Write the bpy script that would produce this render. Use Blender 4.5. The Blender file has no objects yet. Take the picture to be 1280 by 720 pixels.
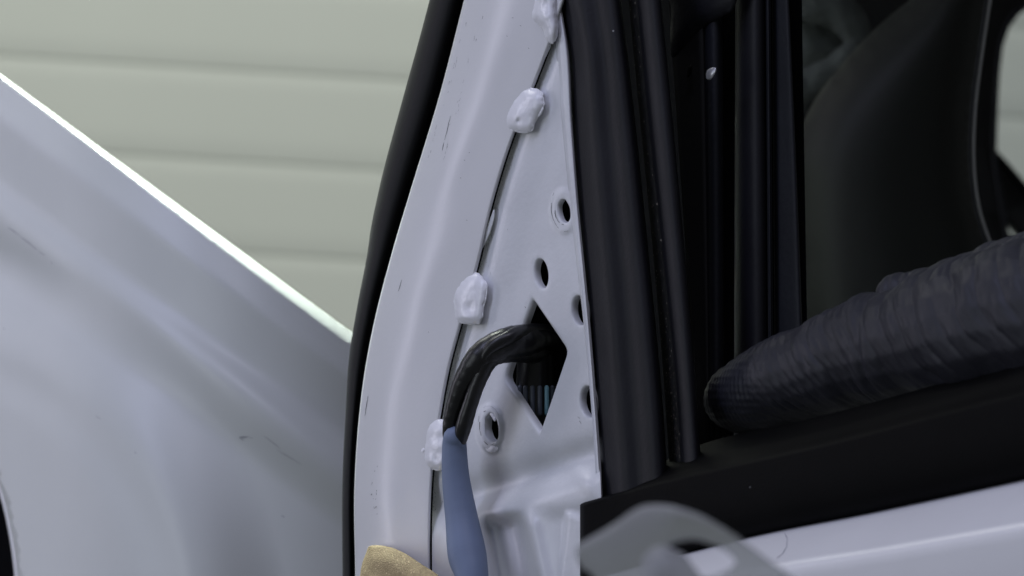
import bpy, bmesh, math, random
import numpy as np
from mathutils import Vector, Matrix, noise
from mathutils.geometry import delaunay_2d_cdt

random.seed(4)
scene = bpy.context.scene
C = scene.collection

# ------------------------------------------------------------------ camera, world, lamps, exposure
S = 0.00022          # metres per photograph pixel on the mirror panel
D = 1.2              # camera to mirror panel
cam_d = bpy.data.cameras.new('camera')
cam_d.sensor_width = 36.0
cam_d.lens = 36.0 * D / (1280 * S)
cam_d.clip_start = 0.05
cam_d.clip_end = 100
cam_d.dof.use_dof = True
cam_d.dof.focus_distance = D
cam_d.dof.aperture_fstop = 27
cam = bpy.data.objects.new('camera', cam_d)
cam.location = (0, -D, 0)
cam.rotation_euler = (math.pi / 2, 0, 0)
C.objects.link(cam)
scene.camera = cam

world = bpy.data.worlds.new('World')
scene.world = world
world.use_nodes = True
world.node_tree.nodes['Background'].inputs['Color'].default_value = (0.52, 0.55, 0.56, 1)
world.node_tree.nodes['Background'].inputs['Strength'].default_value = 0.16

def area(name, loc, target, size, size_y, power, col, spread=180):
    l = bpy.data.lights.new(name, 'AREA')
    l.shape = 'RECTANGLE'
    l.size = size; l.size_y = size_y
    l.energy = power; l.color = col
    l.spread = math.radians(spread)
    o = bpy.data.objects.new(name, l)
    o.location = loc
    o.rotation_euler = (Vector(target) - Vector(loc)).to_track_quat('-Z', 'Y').to_euler()
    C.objects.link(o)
    return o
# workshop ceiling lamps, a daylight opening to the left, a lamp near the far wall
area('ceiling_lamp', (-1.3, -0.9, 1.9), (0, 0.1, 0), 0.35, 2.2, 18, (0.64, 0.68, 1.0))
area('ceiling_lamp', (0.4, -1.0, 2.0), (0.1, 0.0, 0), 1.6, 0.4, 13, (0.78, 0.78, 1.0))
area('ceiling_lamp', (-0.22, 1.15, 1.5), (-0.2, 0.25, 0), 0.7, 0.35, 8.2, (0.84, 0.96, 0.84), 34)  # narrow greenish lamp, added to brighten the fender's rim and upper strip
area('ceiling_lamp', (-0.9, 1.7, 2.4), (-0.6, 3.2, 0.0), 3.0, 0.6, 78, (1.0, 1.0, 0.97))
area('daylight_opening', (-3.0, -1.6, 0.1), (0, 0.1, 0), 1.4, 1.8, 14.5, (0.78, 0.84, 0.90))
area('ridge_highlight_lamp', (-1.9, 0.62, 0.35), (0, 0.05, 0), 0.30, 1.6, 5.5, (0.86, 0.84, 1.0))  # added to put a highlight on the ridge of the door frame

scene.view_settings.view_transform = 'Standard'
scene.view_settings.look = 'None'
scene.view_settings.exposure = 0.07
scene.view_settings.gamma = 1
scene.view_settings.use_curve_mapping = False

# ------------------------------------------------------------------ placing helpers
def P(px, py, Y):
    f = (D + Y) / D
    return Vector(((px - 640) * S * f, Y, (360 - py) * S * f))

def plane_y(px, py, pl):
    a, bx, bz = pl
    m = bx * (px - 640) * S + bz * (360 - py) * S
    return (a + m) / (1 - m / D)

DOOR = (0.0, -1.15, 0.10)        # the door's side: its rear (right) end comes towards the camera
FEND = (0.05, -1.15, 0.06)

def on(pl, px, py, h=0.0):
    return P(px, py, plane_y(px, py, pl) - h)

def sst(a, b, x):
    t = min(1.0, max(0.0, (x - a) / (b - a)))
    return t * t * (3 - 2 * t)

def curve_fn(pts):
    """smooth x as a function of y through pts, straight beyond the ends"""
    ys = np.array([p[1] for p in pts], float); xs = np.array([p[0] for p in pts], float)
    o = np.argsort(ys); ys = ys[o]; xs = xs[o]
    sl = np.diff(xs) / np.diff(ys)
    m = np.empty(len(xs)); m[0] = sl[0]; m[-1] = sl[-1]
    if len(xs) > 2:
        hh = np.diff(ys)
        m[1:-1] = (sl[:-1] * hh[1:] + sl[1:] * hh[:-1]) / (hh[1:] + hh[:-1])
    def f(y):
        if y <= ys[0]: return xs[0] + m[0] * (y - ys[0])
        if y >= ys[-1]: return xs[-1] + m[-1] * (y - ys[-1])
        i = int(np.searchsorted(ys, y)) - 1
        h = ys[i + 1] - ys[i]; t = (y - ys[i]) / h
        return ((2*t**3 - 3*t*t + 1) * xs[i] + (t**3 - 2*t*t + t) * h * m[i]
                + (-2*t**3 + 3*t*t) * xs[i + 1] + (t**3 - t*t) * h * m[i + 1])
    return f

def fn_of_x(pts):
    g = curve_fn([(p[1], p[0]) for p in pts])
    return g

def spline(pts, per=6, closed=True):
    n = len(pts); out = []
    rng = n if closed else n - 1
    dim = len(pts[0])
    for i in range(rng):
        if closed:
            p0, p1, p2, p3 = pts[(i-1) % n], pts[i], pts[(i+1) % n], pts[(i+2) % n]
        else:
            p0, p1, p2, p3 = pts[max(i-1, 0)], pts[i], pts[i+1], pts[min(i+2, n-1)]
        for k in range(per):
            t = k / per
            out.append(tuple(0.5 * (2*p1[d] + (p2[d]-p0[d])*t + (2*p0[d]-5*p1[d]+4*p2[d]-p3[d])*t*t
                                    + (3*p1[d]-p0[d]-3*p2[d]+p3[d])*t**3) for d in range(dim)))
    if not closed: out.append(tuple(pts[-1]))
    return out

def dense(pts, step):
    out = []
    n = len(pts)
    for i in range(n):
        a, b = pts[i], pts[(i + 1) % n]
        L = math.hypot(b[0]-a[0], b[1]-a[1]); k = max(1, int(round(L / step)))
        for j in range(k):
            out.append((a[0] + (b[0]-a[0])*j/k, a[1] + (b[1]-a[1])*j/k))
    return out

def inside(poly, pts):
    x, y = pts[:, 0], pts[:, 1]
    c = np.zeros(len(pts), bool)
    n = len(poly)
    for i in range(n):
        x1, y1 = poly[i]; x2, y2 = poly[(i + 1) % n]
        if y1 == y2: continue
        cond = (y1 > y) != (y2 > y)
        c ^= cond & (x < (x2 - x1) * (y - y1) / (y2 - y1) + x1)
    return c

def dist_poly(poly, pts):
    d = np.full(len(pts), 1e9)
    n = len(poly)
    for i in range(n):
        a = np.array(poly[i], float); b = np.array(poly[(i + 1) % n], float)
        ab = b - a; L2 = max(float(ab @ ab), 1e-12)
        t = np.clip(((pts - a) @ ab) / L2, 0, 1)
        q = a + t[:, None] * ab
        d = np.minimum(d, np.hypot(pts[:, 0] - q[:, 0], pts[:, 1] - q[:, 1]))
    return d

def tri2d(outer, holes, step, more=None):
    """triangulated region with grid points inside: returns points (n,2), triangles"""
    o = np.array(outer)
    xs = np.arange(o[:, 0].min(), o[:, 0].max() + step, step)
    ys = np.arange(o[:, 1].min(), o[:, 1].max() + step, step)
    gx, gy = np.meshgrid(xs, ys)
    gx[1::2] += step / 2
    g = np.stack([gx.ravel(), gy.ravel()], 1)
    k = inside(outer, g) & (dist_poly(outer, g) > step * 0.55)
    for h in holes:
        k &= ~inside(h, g) & (dist_poly(h, g) > step * 0.5)
    g = g[k]
    if more is not None:
        more = np.array(more); mk = inside(outer, more) & (dist_poly(outer, more) > 0.3)
        g = np.concatenate([g, more[mk]])
    verts = []; edges = []
    for loop in [outer] + list(holes):
        b = len(verts)
        verts += [Vector(p) for p in loop]
        edges += [(b + i, b + (i + 1) % len(loop)) for i in range(len(loop))]
    verts += [Vector((float(p[0]), float(p[1]))) for p in g]
    v, e, f, *_ = delaunay_2d_cdt(verts, edges, [], 0, 1e-5)
    v = np.array([[p[0], p[1]] for p in v])
    f = np.array([t for t in f if len(t) == 3])
    cen = v[f].mean(1)
    keep = inside(outer, cen)
    for h in holes: keep &= ~inside(h, cen)
    return v, f[keep]

# ------------------------------------------------------------------ object helpers
def link(name, me, mat, parent=None, label=None, smooth=True):
    if mat: me.materials.append(mat)
    if smooth:
        me.polygons.foreach_set('use_smooth', [True] * len(me.polygons))
    o = bpy.data.objects.new(name, me)
    C.objects.link(o)
    if parent is not None:
        o.parent = parent
        if parent.type == 'EMPTY':
            o.matrix_parent_inverse = Matrix.Translation(-parent.location)
    if label: o['label'] = label
    return o

def mesh(name, verts, faces):
    me = bpy.data.meshes.new(name)
    me.from_pydata([tuple(v) for v in verts], [], [tuple(int(i) for i in f) for f in faces])
    me.update()
    return me

def fix(me, merge=2e-6, thick=None):
    bm = bmesh.new(); bm.from_mesh(me)
    bmesh.ops.remove_doubles(bm, verts=bm.verts, dist=merge)
    bmesh.ops.recalc_face_normals(bm, faces=bm.faces)
    bm.to_mesh(me); bm.free(); me.update()

def face_camera(me):
    """open sheets: turn every face towards the camera side"""
    bm = bmesh.new(); bm.from_mesh(me)
    s = 0
    for f in bm.faces:
        c = f.calc_center_median(); s += f.normal.dot(Vector((0, -D, 0)) - c) * f.calc_area()
    if s < 0: bmesh.ops.reverse_faces(bm, faces=bm.faces)
    bm.to_mesh(me); bm.free(); me.update()

def thing(name, label, cat, loc, group=None):
    o = bpy.data.objects.new(name, None)
    o.empty_display_size = 0.02
    o.location = loc
    C.objects.link(o)
    o['label'] = label; o['category'] = cat
    if group: o['group'] = group
    return o

def solid(o, t):
    m = o.modifiers.new('thickness', 'SOLIDIFY'); m.thickness = t; m.offset = -1
    return o

def sheet(name, outer, holes, step, place, mat, parent, rims=(), thick=0.0008, label=None, more=None):
    v, f = tri2d(outer, holes, step, more)
    V = [place(x, y) for x, y in v]
    F = [tuple(t) for t in f]
    for loop, ctr, depth, shrink in rims:      # turned-in edge of a hole
        n = len(loop); base = len(V)
        prof = [(0.0, 0.0), (0.35, 0.06), (0.75, 0.25), (1.0, 0.6), (1.0, 1.2), (1.0, 1.5)]
        for s_, d_ in prof:
            for (x, y) in loop:
                xx = x + (ctr[0] - x) * shrink * s_; yy = y + (ctr[1] - y) * shrink * s_
                V.append(place(x, y) + (place(xx, yy) - place(x, y)) + Vector((0.75, 0.66, 0)) * (d_ * depth))
        for k in range(len(prof) - 1):
            for i in range(n):
                j = (i + 1) % n
                F.append((base + k*n + i, base + k*n + j, base + (k+1)*n + j, base + (k+1)*n + i))
    me = mesh(name, V, F); fix(me); face_camera(me)
    o = link(name, me, mat, parent, label)
    if thick: solid(o, thick)
    return o

def strip(name, fl, fr, y0, y1, prof, pl, mat, parent, ny=60, nx=16, label=None, cap=False, extra=None):
    """surface between two upright edge curves; prof(u, y) is how far it stands out"""
    V = []; F = []
    us = [i / nx for i in range(nx + 1)]
    for j in range(ny + 1):
        y = y0 + (y1 - y0) * j / ny
        a, b = fl(y), fr(y)
        for u in us:
            V.append(on(pl, a + (b - a) * u, y, prof(u, y)))
    for j in range(ny):
        for i in range(nx):
            k = j * (nx + 1) + i
            F.append((k, k + 1, k + nx + 2, k + nx + 1))
    me = mesh(name, V, F); face_camera(me)
    o = link(name, me, mat, parent, label)
    solid(o, 0.001)
    return o

def pillow(name, outline, hmax, edge, base, pl, mat, parent, step=2.0, wob=0.0, seed=0, label=None, per=5, dome=0.35, back=0.002, extra=None, soft=10, jit=0.0):
    """a raised soft lump over an outline, with an underside"""
    out = spline(outline, per)
    if jit:
        rj = random.Random(int(seed * 10))
        out = [(x + rj.uniform(-jit, jit), y + rj.uniform(-jit, jit)) for x, y in out]
    v, f = tri2d(out, [], step)
    d = dist_poly(out, v)
    dm = max(d.max(), 1e-6)
    H = []
    for (x, y), q in zip(v, d):
        t = min(1.0, q / edge)
        H.append(hmax * (math.sqrt(max(0, 1 - (1 - t) ** 2)) * (1 - dome) + dome * math.sqrt(q / dm)))
    H = np.array(H)
    ea = np.concatenate([f[:, [0, 1]], f[:, [1, 2]], f[:, [2, 0]]]); ea = np.concatenate([ea, ea[:, ::-1]])
    deg = np.maximum(np.bincount(ea[:, 0], minlength=len(v)), 1)
    free = d > 0.01
    for _ in range(soft):                    # even out the ridge lines of the dome
        A = np.bincount(ea[:, 0], weights=H[ea[:, 1]], minlength=len(v)) / deg
        H = np.where(free, A, H)
    V = []
    for (x, y), q, h in zip(v, d, H):
        t = min(1.0, q / edge)
        if wob and q > 0.01:
            h += wob * t * noise.noise(Vector((x * 0.07 + seed, y * 0.07, seed * 3.1)))
            h += wob * 0.4 * t * noise.noise(Vector((x * 0.2 + seed, y * 0.2, seed * 1.7)))
        if extra: h += t * extra(x, y)
        V.append(on(pl, x, y, base + float(h)))
    n = len(V)
    V += [on(pl, x, y, base - back) for x, y in v]
    F = [tuple(t) for t in f] + [tuple(n + i for i in reversed(t)) for t in f]
    ec = {}
    for t in f:
        for a, b in ((t[0], t[1]), (t[1], t[2]), (t[2], t[0])):
            ec[(a, b)] = 1
    for a, b in list(ec):
        if (b, a) not in ec: F.append((b, a, n + a, n + b))
    me = mesh(name, V, F); fix(me, 1e-8)
    return link(name, me, mat, parent, label)

def tube_geo(path, per=8, seg=18, caps=True, flat=1.0, wrap=0.0):
    """path of (Vector, radius); returns verts, faces"""
    pts = spline([(p.x, p.y, p.z, r) for p, r in path], per, closed=False)
    V = []; F = []
    P3 = [Vector(p[:3]) for p in pts]; R = [p[3] for p in pts]
    up = Vector((0, 1, 0))
    n = len(P3)
    def ring(c, t, r, k=0):
        b = len(V)
        s = t.cross(up).normalized(); w = s.cross(t).normalized()
        for i in range(seg):
            a = 2 * math.pi * i / seg
            q = r * (1 + wrap * (((k * 0.21 + i / seg) % 1.0) ** 0.6 - 0.5)) if wrap else r
            V.append(c + s * (q * math.cos(a)) + w * (q * flat * math.sin(a)))
        return b
    rings = []
    T = [(P3[min(i+1, n-1)] - P3[max(i-1, 0)]).normalized() for i in range(n)]
    if caps:
        for k in (0.15, 0.5, 0.85):
            a = k * math.pi / 2
            rings.append(ring(P3[0] - T[0] * R[0] * math.cos(a), T[0], R[0] * math.sin(a)))
    for i in range(n): rings.append(ring(P3[i], T[i], R[i], i))
    if caps:
        for k in (0.85, 0.5, 0.15):
            a = k * math.pi / 2
            rings.append(ring(P3[-1] + T[-1] * R[-1] * math.cos(a), T[-1], R[-1] * math.sin(a)))
    for a, b in zip(rings, rings[1:]):
        for i in range(seg):
            j = (i + 1) % seg
            F.append((a + i, a + j, b + j, b + i))
    F.append(tuple(rings[0] + i for i in reversed(range(seg))))
    F.append(tuple(rings[-1] + i for i in range(seg)))
    return V, F

def tube(name, path, mat, parent, per=8, seg=18, label=None, flat=1.0, wrap=0.0):
    V, F = tube_geo(path, per, seg, True, flat, wrap)
    me = mesh(name, V, F); fix(me, 1e-8)
    return link(name, me, mat, parent, label)

def evaluated(o):
    dg = bpy.context.evaluated_depsgraph_get()
    dg.update()
    return bpy.data.meshes.new_from_object(o.evaluated_get(dg))

# ------------------------------------------------------------------ materials
def material(name, base, rough=0.4, coat=0.0, spec=0.5, bump=0.0, bscale=400, var=0.0, vscale=30, metal=0.0, rvar=0.0, sheen=0.0):
    m = bpy.data.materials.new(name); m.use_nodes = True
    nt = m.node_tree; b = nt.nodes['Principled BSDF']
    b.inputs['Base Color'].default_value = (*base, 1)
    b.inputs['Roughness'].default_value = rough
    b.inputs['Metallic'].default_value = metal
    b.inputs['Coat Weight'].default_value = coat
    b.inputs['Coat Roughness'].default_value = 0.2
    b.inputs['Specular IOR Level'].default_value = spec
    b.inputs['Sheen Weight'].default_value = sheen
    tc = nt.nodes.new('ShaderNodeTexCoord')
    if var:
        n = nt.nodes.new('ShaderNodeTexNoise'); n.inputs['Scale'].default_value = vscale; n.inputs['Detail'].default_value = 6
        nt.links.new(tc.outputs['Object'], n.inputs['Vector'])
        r = nt.nodes.new('ShaderNodeValToRGB')
        r.color_ramp.elements[0].position = 0.3; r.color_ramp.elements[1].position = 0.7
        r.color_ramp.elements[0].color = (*[c * (1 - var) for c in base], 1)
        r.color_ramp.elements[1].color = (*[min(1, c * (1 + var)) for c in base], 1)
        nt.links.new(n.outputs['Fac'], r.inputs['Fac'])
        nt.links.new(r.outputs['Color'], b.inputs['Base Color'])
        if rvar:
            mr = nt.nodes.new('ShaderNodeMapRange')
            mr.inputs['To Min'].default_value = rough - rvar; mr.inputs['To Max'].default_value = rough + rvar
            nt.links.new(n.outputs['Fac'], mr.inputs['Value'])
            nt.links.new(mr.outputs['Result'], b.inputs['Roughness'])
    if bump:
        n2 = nt.nodes.new('ShaderNodeTexNoise'); n2.inputs['Scale'].default_value = bscale; n2.inputs['Detail'].default_value = 4
        nt.links.new(tc.outputs['Object'], n2.inputs['Vector'])
        bp = nt.nodes.new('ShaderNodeBump'); bp.inputs['Strength'].default_value = bump; bp.inputs['Distance'].default_value = 0.0006
        nt.links.new(n2.outputs['Fac'], bp.inputs['Height'])
        nt.links.new(bp.outputs['Normal'], b.inputs['Normal'])
    return m

def add_specks(m, scale, thresh, col, size=0.12):
    """dust specks scattered over a material"""
    nt = m.node_tree; b = nt.nodes['Principled BSDF']
    tc = nt.nodes.new('ShaderNodeTexCoord')
    v = nt.nodes.new('ShaderNodeTexVoronoi'); v.inputs['Scale'].default_value = scale
    nt.links.new(tc.outputs['Object'], v.inputs['Vector'])
    lt = nt.nodes.new('ShaderNodeMath'); lt.operation = 'LESS_THAN'; lt.inputs[1].default_value = size
    nt.links.new(v.outputs['Distance'], lt.inputs[0])
    sep = nt.nodes.new('ShaderNodeSeparateColor'); nt.links.new(v.outputs['Color'], sep.inputs['Color'])
    gt = nt.nodes.new('ShaderNodeMath'); gt.operation = 'GREATER_THAN'; gt.inputs[1].default_value = thresh
    nt.links.new(sep.outputs['Red'], gt.inputs[0])
    mu = nt.nodes.new('ShaderNodeMath'); mu.operation = 'MULTIPLY'
    nt.links.new(lt.outputs[0], mu.inputs[0]); nt.links.new(gt.outputs[0], mu.inputs[1])
    mx = nt.nodes.new('ShaderNodeMix'); mx.data_type = 'RGBA'
    nt.links.new(mu.outputs[0], mx.inputs['Factor'])
    src = b.inputs['Base Color']
    if src.is_linked: nt.links.new(src.links[0].from_socket, mx.inputs['A'])
    else: mx.inputs['A'].default_value = src.default_value
    mx.inputs['B'].default_value = (*col, 1)
    nt.links.new(mx.outputs['Result'], src)

M = {}
M['paint'] = material('white_paint', (0.72, 0.72, 0.74), 0.36, coat=0.3, bump=0.05, bscale=900, var=0.03, vscale=25)
M['fender'] = material('glossy_fender_paint', (0.685, 0.705, 0.695), 0.42, coat=0.22, bump=0.04, bscale=900, var=0.03, vscale=25)
M['fender'].node_tree.nodes['Principled BSDF'].inputs['Coat Roughness'].default_value = 0.36
M['inner_paint'] = material('white_inner_paint', (0.70, 0.71, 0.74), 0.38, coat=0.2, bump=0.14, bscale=700, var=0.07, vscale=60)
add_specks(M['inner_paint'], 260, 0.985, (0.12, 0.12, 0.13), 0.10)
M['sealant'] = material('white_sealant', (0.88, 0.88, 0.93), 0.28, coat=0.2, bump=0.25, bscale=500, var=0.03, vscale=120)
M['rubber'] = material('black_rubber', (0.0075, 0.0075, 0.0105), 0.52, spec=0.27, bump=0.15, bscale=900, var=0.25, vscale=60)
add_specks(M['rubber'], 330, 0.988, (0.25, 0.24, 0.24), 0.09)
M['seal'] = material('black_seal_rubber', (0.008, 0.008, 0.009), 0.6, spec=0.25, bump=0.1, bscale=600)
M['flock'] = material('dusty_flocking', (0.010, 0.010, 0.010), 0.9, spec=0.15, bump=0.6, bscale=1500, var=0.5, vscale=300)
add_specks(M['flock'], 900, 0.74, (0.22, 0.20, 0.17), 0.22)
M['plastic'] = material('black_plastic', (0.0016, 0.0016, 0.0017), 0.6, spec=0.06, bump=0.12, bscale=1300, var=0.25, vscale=45)
add_specks(M['plastic'], 330, 0.990, (0.2, 0.2, 0.21), 0.08)
M['bluish'] = material('dark_bluish_plastic', (0.009, 0.010, 0.014), 0.55, spec=0.25, bump=0.2, bscale=700, var=0.2, vscale=50)
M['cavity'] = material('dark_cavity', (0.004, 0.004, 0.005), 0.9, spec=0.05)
M['trim'] = material('satin_black_trim', (0.0065, 0.0074, 0.0062), 0.5, spec=0.28, bump=0.1, bscale=1600, var=0.12, vscale=12)
M['cloth'] = material('dark_cloth', (0.075, 0.082, 0.080), 0.85, spec=0.15, bump=0.6, bscale=500, var=0.3, vscale=60)
M['glove'] = material('black_glove', (0.0165, 0.017, 0.0245), 0.5, spec=0.36, bump=0.08, bscale=1400, var=0.15, vscale=90)
M['sleeve'] = material('blue_grey_sleeve', (0.17, 0.215, 0.325), 0.5, spec=0.35, bump=0.15, bscale=500, var=0.12, vscale=40)
M['wire'] = material('black_tape', (0.009, 0.009, 0.010), 0.33, spec=0.5, bump=0.3, bscale=350, var=0.3, vscale=80)
M['teal'] = material('pale_teal_contact', (0.25, 0.50, 0.62), 0.3, spec=0.5)
M['contact'] = material('dark_contact', (0.09, 0.105, 0.14), 0.35)
M['chip'] = material('dark_paint_chip', (0.03, 0.03, 0.033), 0.8, spec=0.2)
M['grit'] = material('grey_paint_chip', (0.10, 0.10, 0.11), 0.8, spec=0.2)
M['scuff'] = material('grey_scuff', (0.34, 0.34, 0.38), 0.8, spec=0.2)
M['brown'] = material('brown_dust', (0.13, 0.11, 0.095), 0.9, spec=0.1)
M['dust'] = material('pale_dust', (0.75, 0.75, 0.75), 0.6)
M['pad'] = material('tan_grit', (0.45, 0.35, 0.195), 0.8, spec=0.3, bump=0.6, bscale=2500, var=0.16, vscale=1500)
add_specks(M['pad'], 1300, 0.75, (0.85, 0.70, 0.42), 0.25)
M['steel'] = material('pale_glint', (0.5, 0.5, 0.53), 0.35, metal=0.7)
M['edge'] = material('grey_trim_edge', (0.20, 0.20, 0.20), 0.5, spec=0.5)
M['garage'] = material('pale_green_panel', (0.54, 0.57, 0.49), 0.6, spec=0.25, bump=0.08, bscale=120, var=0.04, vscale=1.5)

def frosted():
    m = bpy.data.materials.new('frosted_plastic'); m.use_nodes = True
    nt = m.node_tree; b = nt.nodes['Principled BSDF']; out = nt.nodes['Material Output']
    b.inputs['Base Color'].default_value = (0.60, 0.60, 0.63, 1)
    b.inputs['Roughness'].default_value = 0.45
    tl = nt.nodes.new('ShaderNodeBsdfTranslucent'); tl.inputs['Color'].default_value = (0.40, 0.40, 0.43, 1)
    m1 = nt.nodes.new('ShaderNodeMixShader'); m1.inputs[0].default_value = 0.4
    nt.links.new(b.outputs[0], m1.inputs[1]); nt.links.new(tl.outputs[0], m1.inputs[2])
    tr = nt.nodes.new('ShaderNodeBsdfTransparent'); tr.inputs['Color'].default_value = (0.85, 0.86, 0.88, 1)
    m2 = nt.nodes.new('ShaderNodeMixShader'); m2.inputs[0].default_value = 0.5
    nt.links.new(m1.outputs[0], m2.inputs[1]); nt.links.new(tr.outputs[0], m2.inputs[2])
    nt.links.new(m2.outputs[0], out.inputs['Surface'])
    return m
M['frosted'] = frosted()

def tinted():
    m = bpy.data.materials.new('tinted_glass'); m.use_nodes = True
    nt = m.node_tree; b = nt.nodes['Principled BSDF']; out = nt.nodes['Material Output']
    b.inputs['Base Color'].default_value = (0.02, 0.02, 0.02, 1); b.inputs['Roughness'].default_value = 0.05
    tr = nt.nodes.new('ShaderNodeBsdfTransparent'); tr.inputs['Color'].default_value = (0.90, 0.91, 0.93, 1)
    mx = nt.nodes.new('ShaderNodeMixShader'); mx.inputs[0].default_value = 0.94
    nt.links.new(b.outputs[0], mx.inputs[1]); nt.links.new(tr.outputs[0], mx.inputs[2])
    nt.links.new(mx.outputs[0], out.inputs['Surface'])
    return m
M['glass'] = tinted()

# ================================================================== garage door behind the car
GY = 3.0
gd = thing('garage_door', 'pale green ribbed garage door filling the wall behind the car', 'garage door', (0, GY, -1.2))
gf = (D + GY) / D
pitch = 114 * S * gf
tilt = math.radians(3.5)
def rib_mesh():
    W = 2.2; h = pitch - 0.002
    bm = bmesh.new()
    prof = []
    r = 0.024; dp = 0.0014
    # flat face with softly rolled upper and lower edges
    for k in range(9):
        t = k / 8
        prof.append((-h/2 + r * t, dp * (1 - t) ** 2))
    for k in range(9):
        t = 1 - k / 8
        prof.append((h/2 - r * t * 0.8, dp * 0.8 * (1 - t) ** 2))
    prof += [(h/2, 0.03), (-h/2, 0.03)]
    L = [bm.verts.new((-W, y, z)) for z, y in prof]
    R = [bm.verts.new((W, y, z)) for z, y in prof]
    n = len(prof)
    for i in range(n):
        j = (i + 1) % n
        bm.faces.new((L[i], L[j], R[j], R[i]))
    bm.faces.new(list(reversed(L))); bm.faces.new(R)
    bmesh.ops.recalc_face_normals(bm, faces=bm.faces)
    me = bpy.data.meshes.new('panel'); bm.to_mesh(me); bm.free()
    return me
rm = rib_mesh()
first = True
for k in range(-14, 16):
    # the groove under panel k passes through (250, 84 + 114 k) in the photograph
    zc = (360 - (84 + 114 * k - 57)) * S * gf
    o = bpy.data.objects.new('panel', rm)
    if first:
        rm.materials.append(M['garage']); rm.polygons.foreach_set('use_smooth', [True] * len(rm.polygons)); first = False
        rm.set_sharp_from_angle(angle=math.radians(40))
    C.objects.link(o)
    o.parent = gd; o.matrix_parent_inverse = Matrix.Translation(-gd.location)
    xo = (250 - 640) * S * gf
    o.rotation_euler = (0, tilt, 0)
    o.location = (0, GY, zc + math.tan(tilt) * xo)
bk = mesh('backing', [(-2.2, GY + .004, -1.6), (2.2, GY + .004, -1.6), (2.2, GY + .004, 1.6), (-2.2, GY + .004, 1.6),
                      (-2.2, GY + .06, -1.6), (2.2, GY + .06, -1.6), (2.2, GY + .06, 1.6), (-2.2, GY + .06, 1.6)],
          [(0,1,2,3), (7,6,5,4), (0,4,5,1), (1,5,6,2), (2,6,7,3), (3,7,4,0)])
link('backing', bk, M['garage'], gd, smooth=False)

# ================================================================== the car
car = thing('car', 'white car with its door mirror taken off, seen close at the window corner', 'car', (0, 0.1, -0.3))

# ---- front fender
def fender_h(px, py):
    d = (py - 92 - 0.7356 * px) * 0.806
    def ramp(a, b, slope):
        return slope * max(0.0, min(d, b) - a) * S
    h = 0.0
    w = 3.6 + 11.0 * sst(-60, 430, px)             # rolled upper edge, fuller towards the door
    if d < w:
        t = 1 - max(0.0, d) / w
        h -= 0.0015 * w * (1 - math.sqrt(max(0, 1 - t * t)))
    h += ramp(0, 46, 0.66) - ramp(46, 112, 0.16)
    h += 0.0054 * sst(104, 142, d)
    h -= 0.0076 * sst(140, 208, d)
    # bulge around the wheel arch, in two soft steps
    r = math.hypot(px + 150, py - 800)
    h += 0.0165 * (1 - sst(385, 515, r))
    h += 0.0020 * (1 - sst(325, 372, r))
    # the rear end of the fender falls away towards the door
    k = max(0.0, px - 60)
    h -= 5.2e-7 * k * k * (1 - 0.10 * sst(80, 200, d))
    return h
arch = [(-560, 480), (-460, 425), (-340, 402), (-230, 416), (-140, 455), (-90, 485), (-45, 530), (-14, 575), (2, 612), (13, 655), (21, 705), (25, 760), (26, 840)]
fo = [(-560, 92 - 412), (0, 92)] + [(435, 412), (470, 437), (480, 840)] + list(reversed(spline(arch, 4, closed=False)))
edge_pts = [(x - 0.592 * q, 92 + 0.7356 * x + 0.806 * q) for q in (1.6, 3.2, 5, 7, 9, 11.5, 14, 17) for x in np.arange(-250, 470, 3.5)]
fender = sheet('fender', dense(fo, 5), [], 6, lambda x, y: on(FEND, x, y, fender_h(x, y)), M['fender'], car, thick=0.0012, more=edge_pts)
# turned-in lip and dark liner of the wheel arch
V = []; F = []
ap = spline(arch, 6, closed=False)
for (x, y) in ap:
    p = on(FEND, x, y, fender_h(x, y))
    V += [p, p + Vector((-0.0012, 0.001, -0.0002)), p + Vector((-0.002, 0.006, 0)), p + Vector((-0.002, 0.014, 0))]
for i in range(len(ap) - 1):
    for k in range(3):
        F.append((4*i + k, 4*i + k + 1, 4*i + k + 5, 4*i + k + 4))
me = mesh('arch_lip', V, F); link('arch_lip', me, M['paint'], fender)
V = []; F = []
for (x, y) in ap:
    p = on(FEND, x - 1, y, fender_h(x, y)) + Vector((-0.001, 0.012, 0))
    V += [p, p + Vector((-0.02, 0.10, -0.01)), p + Vector((-0.12, 0.22, -0.06))]
for i in range(len(ap) - 1):
    for k in range(2):
        F.append((3*i + k, 3*i + k + 1, 3*i + k + 4, 3*i + k + 3))
me = mesh('arch_liner', V, F); solid(link('arch_liner', me, M['cavity'], fender), 0.002)
# tyre inside the arch
bm = bmesh.new()
cw = on(FEND, -330, 830, -0.07)
seg = 48
prof = [(0.085, 0.0), (0.125, 0.001), (0.138, 0.008), (0.142, 0.02), (0.142, 0.10), (0.12, 0.115)]
rings = []
for r, y in prof:
    rings.append([bm.verts.new((cw.x + r * 1.0 * math.cos(2*math.pi*i/seg), cw.y + y, cw.z + r * math.sin(2*math.pi*i/seg))) for i in range(seg)])
for a, b in zip(rings, rings[1:]):
    for i in range(seg): bm.faces.new((a[i], a[(i+1) % seg], b[(i+1) % seg], b[i]))
me = bpy.data.meshes.new('tyre'); bmesh.ops.recalc_face_normals(bm, faces=bm.faces); bm.to_mesh(me); bm.free()
link('tyre', me, M['seal'], car)

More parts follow.
